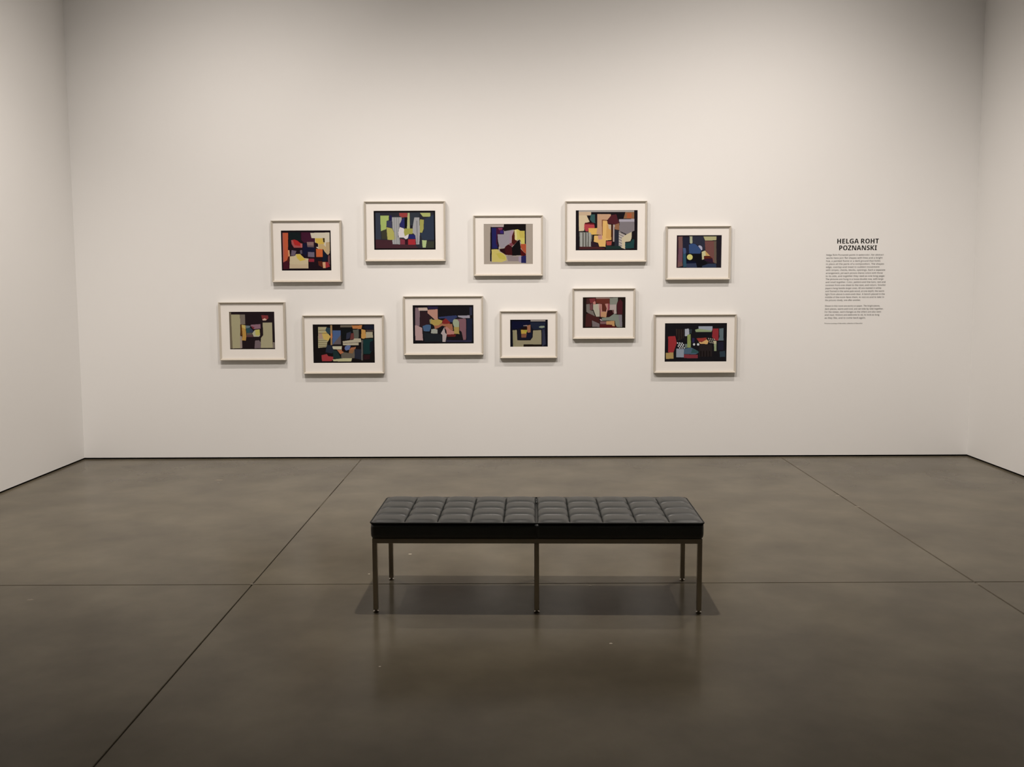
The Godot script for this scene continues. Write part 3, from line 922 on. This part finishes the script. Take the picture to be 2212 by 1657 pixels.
	s = Sheet.new(Vector2(180, 210), Vector2(1965, 190), Vector2(1950, 1465), Vector2(180, 1480), "20160f")
	s.poly("442420", [340, 255, 705, 235, 720, 400, 600, 440, 540, 745, 475, 745, 330, 480])
	s.poly("763030", [455, 275, 705, 245, 715, 385, 620, 435, 500, 455])
	s.poly("766a5e", [328, 500, 472, 485, 482, 740, 610, 765, 695, 995, 420, 865, 335, 805])
	s.poly("6c4240", [475, 520, 600, 440, 612, 725, 485, 745])
	s.poly("b2a68c", [618, 498, 885, 475, 888, 1005, 740, 1005, 615, 700])
	s.poly("bc9484", [820, 480, 888, 475, 888, 760, 840, 700])
	s.poly("ba7666", [608, 420, 692, 365, 722, 420, 722, 502, 618, 502])
	s.poly("662e22", [735, 278, 1295, 278, 1292, 482, 1090, 472, 880, 472, 735, 442])
	s.poly("866658", [725, 218, 1305, 208, 1312, 272, 728, 282])
	s.poly("80413f", [888, 478, 962, 478, 935, 1005, 895, 1005])
	s.poly("ba806f", [905, 480, 972, 488, 985, 782, 1140, 792, 1172, 660, 1095, 478, 1232, 465, 1242, 640, 1180, 860, 1160, 1022, 930, 1012])
	s.poly("5c2a1d", [972, 470, 1100, 470, 1165, 640, 1112, 785, 990, 775])
	s.poly("bc8a60", [945, 815, 1178, 798, 1152, 1032, 938, 1015])
	s.poly("8a4448", [1230, 465, 1302, 465, 1295, 745, 1225, 745])
	s.poly("858270", [1305, 235, 1642, 215, 1642, 340, 1592, 485, 1580, 545, 1305, 505])
	s.poly("b29c8e", [1305, 510, 1582, 498, 1582, 885, 1478, 885, 1440, 730, 1295, 725])
	s.poly("491c20", [1600, 440, 1740, 275, 1835, 400, 1822, 905, 1618, 905])
	s.poly("6c4a44", [1390, 725, 1470, 720, 1480, 850, 1430, 860])
	s.poly("301010", [1215, 775, 1400, 755, 1442, 860, 1430, 885, 1290, 1005, 1175, 1005])
	s.poly("7e806e", [975, 1050, 1280, 1018, 1470, 885, 1600, 915, 1805, 918, 1815, 1425, 1590, 1425, 1540, 1330, 1512, 1165, 1180, 1160, 975, 1175])
	s.poly("7c706f", [1655, 930, 1805, 918, 1815, 1405, 1720, 1405])
	s.poly("bc8c5a", [1145, 1190, 1495, 1165, 1505, 1395, 1400, 1385, 1380, 1330, 1155, 1325])
	s.poly("c8a8a6", [885, 1120, 930, 1095, 985, 1150, 940, 1175])
	s.poly("45201c", [430, 865, 700, 990, 865, 1030, 885, 1285, 560, 1155, 540, 1412, 295, 1422, 325, 900])
	s.poly("766660", [565, 1155, 875, 1290, 885, 1425, 580, 1425])
	s.poly("7c5652", [895, 1198, 1155, 1195, 1155, 1305, 905, 1305])
	s.poly("541a19", [895, 1308, 1390, 1338, 1412, 1390, 1595, 1412, 1540, 1485, 880, 1475])
	s.edge("120c08", 14)
	framed(M, "pale framed small abstract of maroon, sage and peach under the tan and gold picture", [0.507, 1.044, 1.037, 1.468], [0.596, 0.961, 1.13, 1.392], s)

	s = Sheet.new(Vector2(165, 155), Vector2(2070, 135), Vector2(2045, 1315), Vector2(145, 1335), "181517")
	s.poly("9a2f2f", [262, 558, 482, 542, 528, 760, 440, 1000, 422, 1055, 262, 1045])
	s.poly("ae8e54", [185, 1055, 422, 1045, 428, 1235, 190, 1245])
	s.poly("32251f", [500, 335, 745, 335, 745, 600, 560, 690, 510, 500])
	for x in [545, 620, 690]:
		s.poly("1c1412", [x, 335, x + 28, 335, x + 28, 620, x, 650])
	s.poly("aca8a6", [772, 328, 898, 315, 912, 480, 842, 545, 775, 548])
	s.poly("303638", [905, 330, 992, 338, 982, 465, 912, 465])
	s.poly("8e9452", [848, 508, 952, 485, 958, 895, 845, 895])
	s.poly("9c9c9e", [1188, 242, 1625, 238, 1622, 335, 1590, 405, 1200, 335])
	s.poly("929a6e", [1088, 345, 1200, 318, 1602, 370, 1592, 412, 1108, 418])
	s.poly("922e30", [1628, 308, 1805, 308, 1805, 675, 1680, 665, 1605, 560])
	s.poly("606a6a", [1822, 308, 1955, 295, 1955, 675, 1790, 675, 1832, 560])
	s.poly("d6a464", [1195, 715, 1295, 725, 1440, 635, 1502, 700, 1465, 785, 1240, 775])
	s.poly("98382c", [1125, 608, 1445, 585, 1422, 652, 1310, 715, 1200, 712])
	for a in 3:      # chequered patches
		for b in 4:
			var x := 532 + a * 68 + (b % 2) * 34 + b * 10
			var y := 738 + b * 48
			s.poly("ccc4b8", [x, y, x + 36, y, x + 42, y + 44, x + 6, y + 44])
	for a in 4:
		for b in 3:
			var x := 1478 + a * 58 + b * 22
			var y := 592 + b * 58 + a * 8
			s.poly("d0c0a4", [x, y, x + 26, y + 6, x + 48, y + 46, x + 20, y + 40])
	s.poly("6e766a", [778, 780, 850, 788, 842, 905, 768, 905])
	s.poly("909194", [512, 925, 745, 935, 742, 1195, 508, 1190])
	s.poly("4c5e6a", [748, 930, 962, 885, 1185, 1000, 1192, 1052, 1100, 1095, 738, 1095])
	s.poly("35524e", [1005, 930, 1185, 1000, 1192, 1052, 955, 1065])
	s.poly("7e3236", [745, 1100, 1165, 1108, 1165, 1215, 738, 1215])
	s.poly("2a2246", [995, 598, 1075, 608, 1062, 745, 1000, 745])
	s.disc("ccc6bc", 1055, 795, 36)
	s.disc("ccc6bc", 1180, 795, 38)
	s.poly("281f1d", [1218, 798, 1605, 788, 1605, 1162, 1208, 1172])
	for x in [1240, 1330, 1420, 1510]:
		s.poly("18110e", [x, 990, x + 34, 990, x + 34, 1165, x, 1165])
	s.poly("979c72", [1662, 760, 1738, 690, 1738, 995, 1668, 995])
	s.poly("c0b088", [1655, 685, 1742, 685, 1738, 775, 1645, 770])
	s.poly("201e2b", [1780, 720, 1955, 700, 1955, 965, 1790, 965])
	s.poly("303b40", [1838, 1000, 2005, 988, 2005, 1165, 1838, 1175])
	s.edge("0d0a0b", 24)
	framed(M, "pale framed black abstract with red bars and small chequered patches in the lower row", [1.207, 1.913, 0.741, 1.242], [1.302, 1.833, 0.837, 1.167], s)


# ---------------------------------------------------------------- wall text

func line(parent: Node3D, called: String, text: String, bold: bool, x0: float, x1: float, base: float, tall: float, M: Dictionary) -> void:
	var f := SystemFont.new()
	f.font_names = PackedStringArray(["Droid Sans"])
	f.font_weight = 700 if bold else 400
	var t := TextMesh.new()
	t.font = f
	t.text = text
	t.font_size = 48 if bold else 20
	t.pixel_size = 0.001
	t.depth = 0.4
	t.curve_step = 1.0 if bold else 2.0
	t.horizontal_alignment = HORIZONTAL_ALIGNMENT_LEFT
	t.vertical_alignment = VERTICAL_ALIGNMENT_BOTTOM
	var box_ := t.get_aabb()
	var cap := TextMesh.new()       # height of a capital and where its foot stands
	cap.font = f
	cap.text = "H"
	cap.font_size = t.font_size
	cap.pixel_size = 0.001
	cap.vertical_alignment = VERTICAL_ALIGNMENT_BOTTOM
	var c := cap.get_aabb()
	var sx := (x1 - x0) / box_.size.x
	var sy := tall / c.size.y
	var o := put(called, t, M.ink, parent)
	o.scale = Vector3(sx, sy, 0.001)
	o.position = Vector3(x0 - box_.position.x * sx, base - c.position.y * sy, 0.0)


func wall_text(M: Dictionary) -> void:
	var o := thing("wall_text", "black vinyl wall text with a bold heading over two paragraphs on the white wall", "lettering", Vector3(0, 0, WALL_Z + 0.0004))
	line(o, "heading_line", "HELGA ROHT", true, 2.767, 3.121, 1.8405, 0.0405, M)
	line(o, "heading_line", "POZNANSKI", true, 2.785, 3.107, 1.7835, 0.0405, M)
	var rows := [
		["Helga Roht Poznanski paints in watercolor. Her abstract", 0.490], ["works here join flat shapes with lines and a bright", 0.481], ["hue, a painted frame or a dark ground that holds", 0.463],
		["in place all the parts of a composition. The shapes", 0.495], ["edge, overlap and meet in sudden movement", 0.457], ["with stripes, checks, blocks, openings. Each a separate", 0.507],
		["arrangement, yet each picture shares colors with those", 0.486], ["to its side, and together they read as one long page:", 0.504], ["The pictures are hung in a loose double row, with large", 0.4935],
		["and small together. Color, pattern and line turn, rest and", 0.512], ["contrast from one sheet to the next, and return. Smaller", 0.516], ["papers hang beside larger ones. All are matted in white", 0.478],
		["and framed in the same pale wood, at one depth; the warm", 0.503], ["light from above is even and clear. A bench placed in the", 0.510], ["middle of the room faces them, to rest on and to take in", 0.504], ["the pictures slowly, one after another.", 0.305],
	]
	var y := 1.7375
	for r in rows:
		line(o, "text_line", r[0], false, 2.677, 2.677 + r[1], y, 0.0142, M)
		y -= 0.02572
	y += 0.02572 - 0.0486
	for r in [["Shown in this room are works on paper. The bright pieces,", 0.472], ["dark pieces, warm and cool, are set side by side together.", 0.503], ["For the viewer, each changes as the others are also seen", 0.483], ["and read. Visitors are welcome to sit, to look as long", 0.469], ["as they like, and to come back again.", 0.352]]:
		line(o, "text_line", r[0], false, 2.677, 2.677 + r[1], y, 0.0142, M)
		y -= 0.02572
	y += 0.02572 - 0.0455
	line(o, "text_line", "Pictures courtesy of the artist, collection of the artist", false, 2.677, 3.003, y, 0.0105, M)
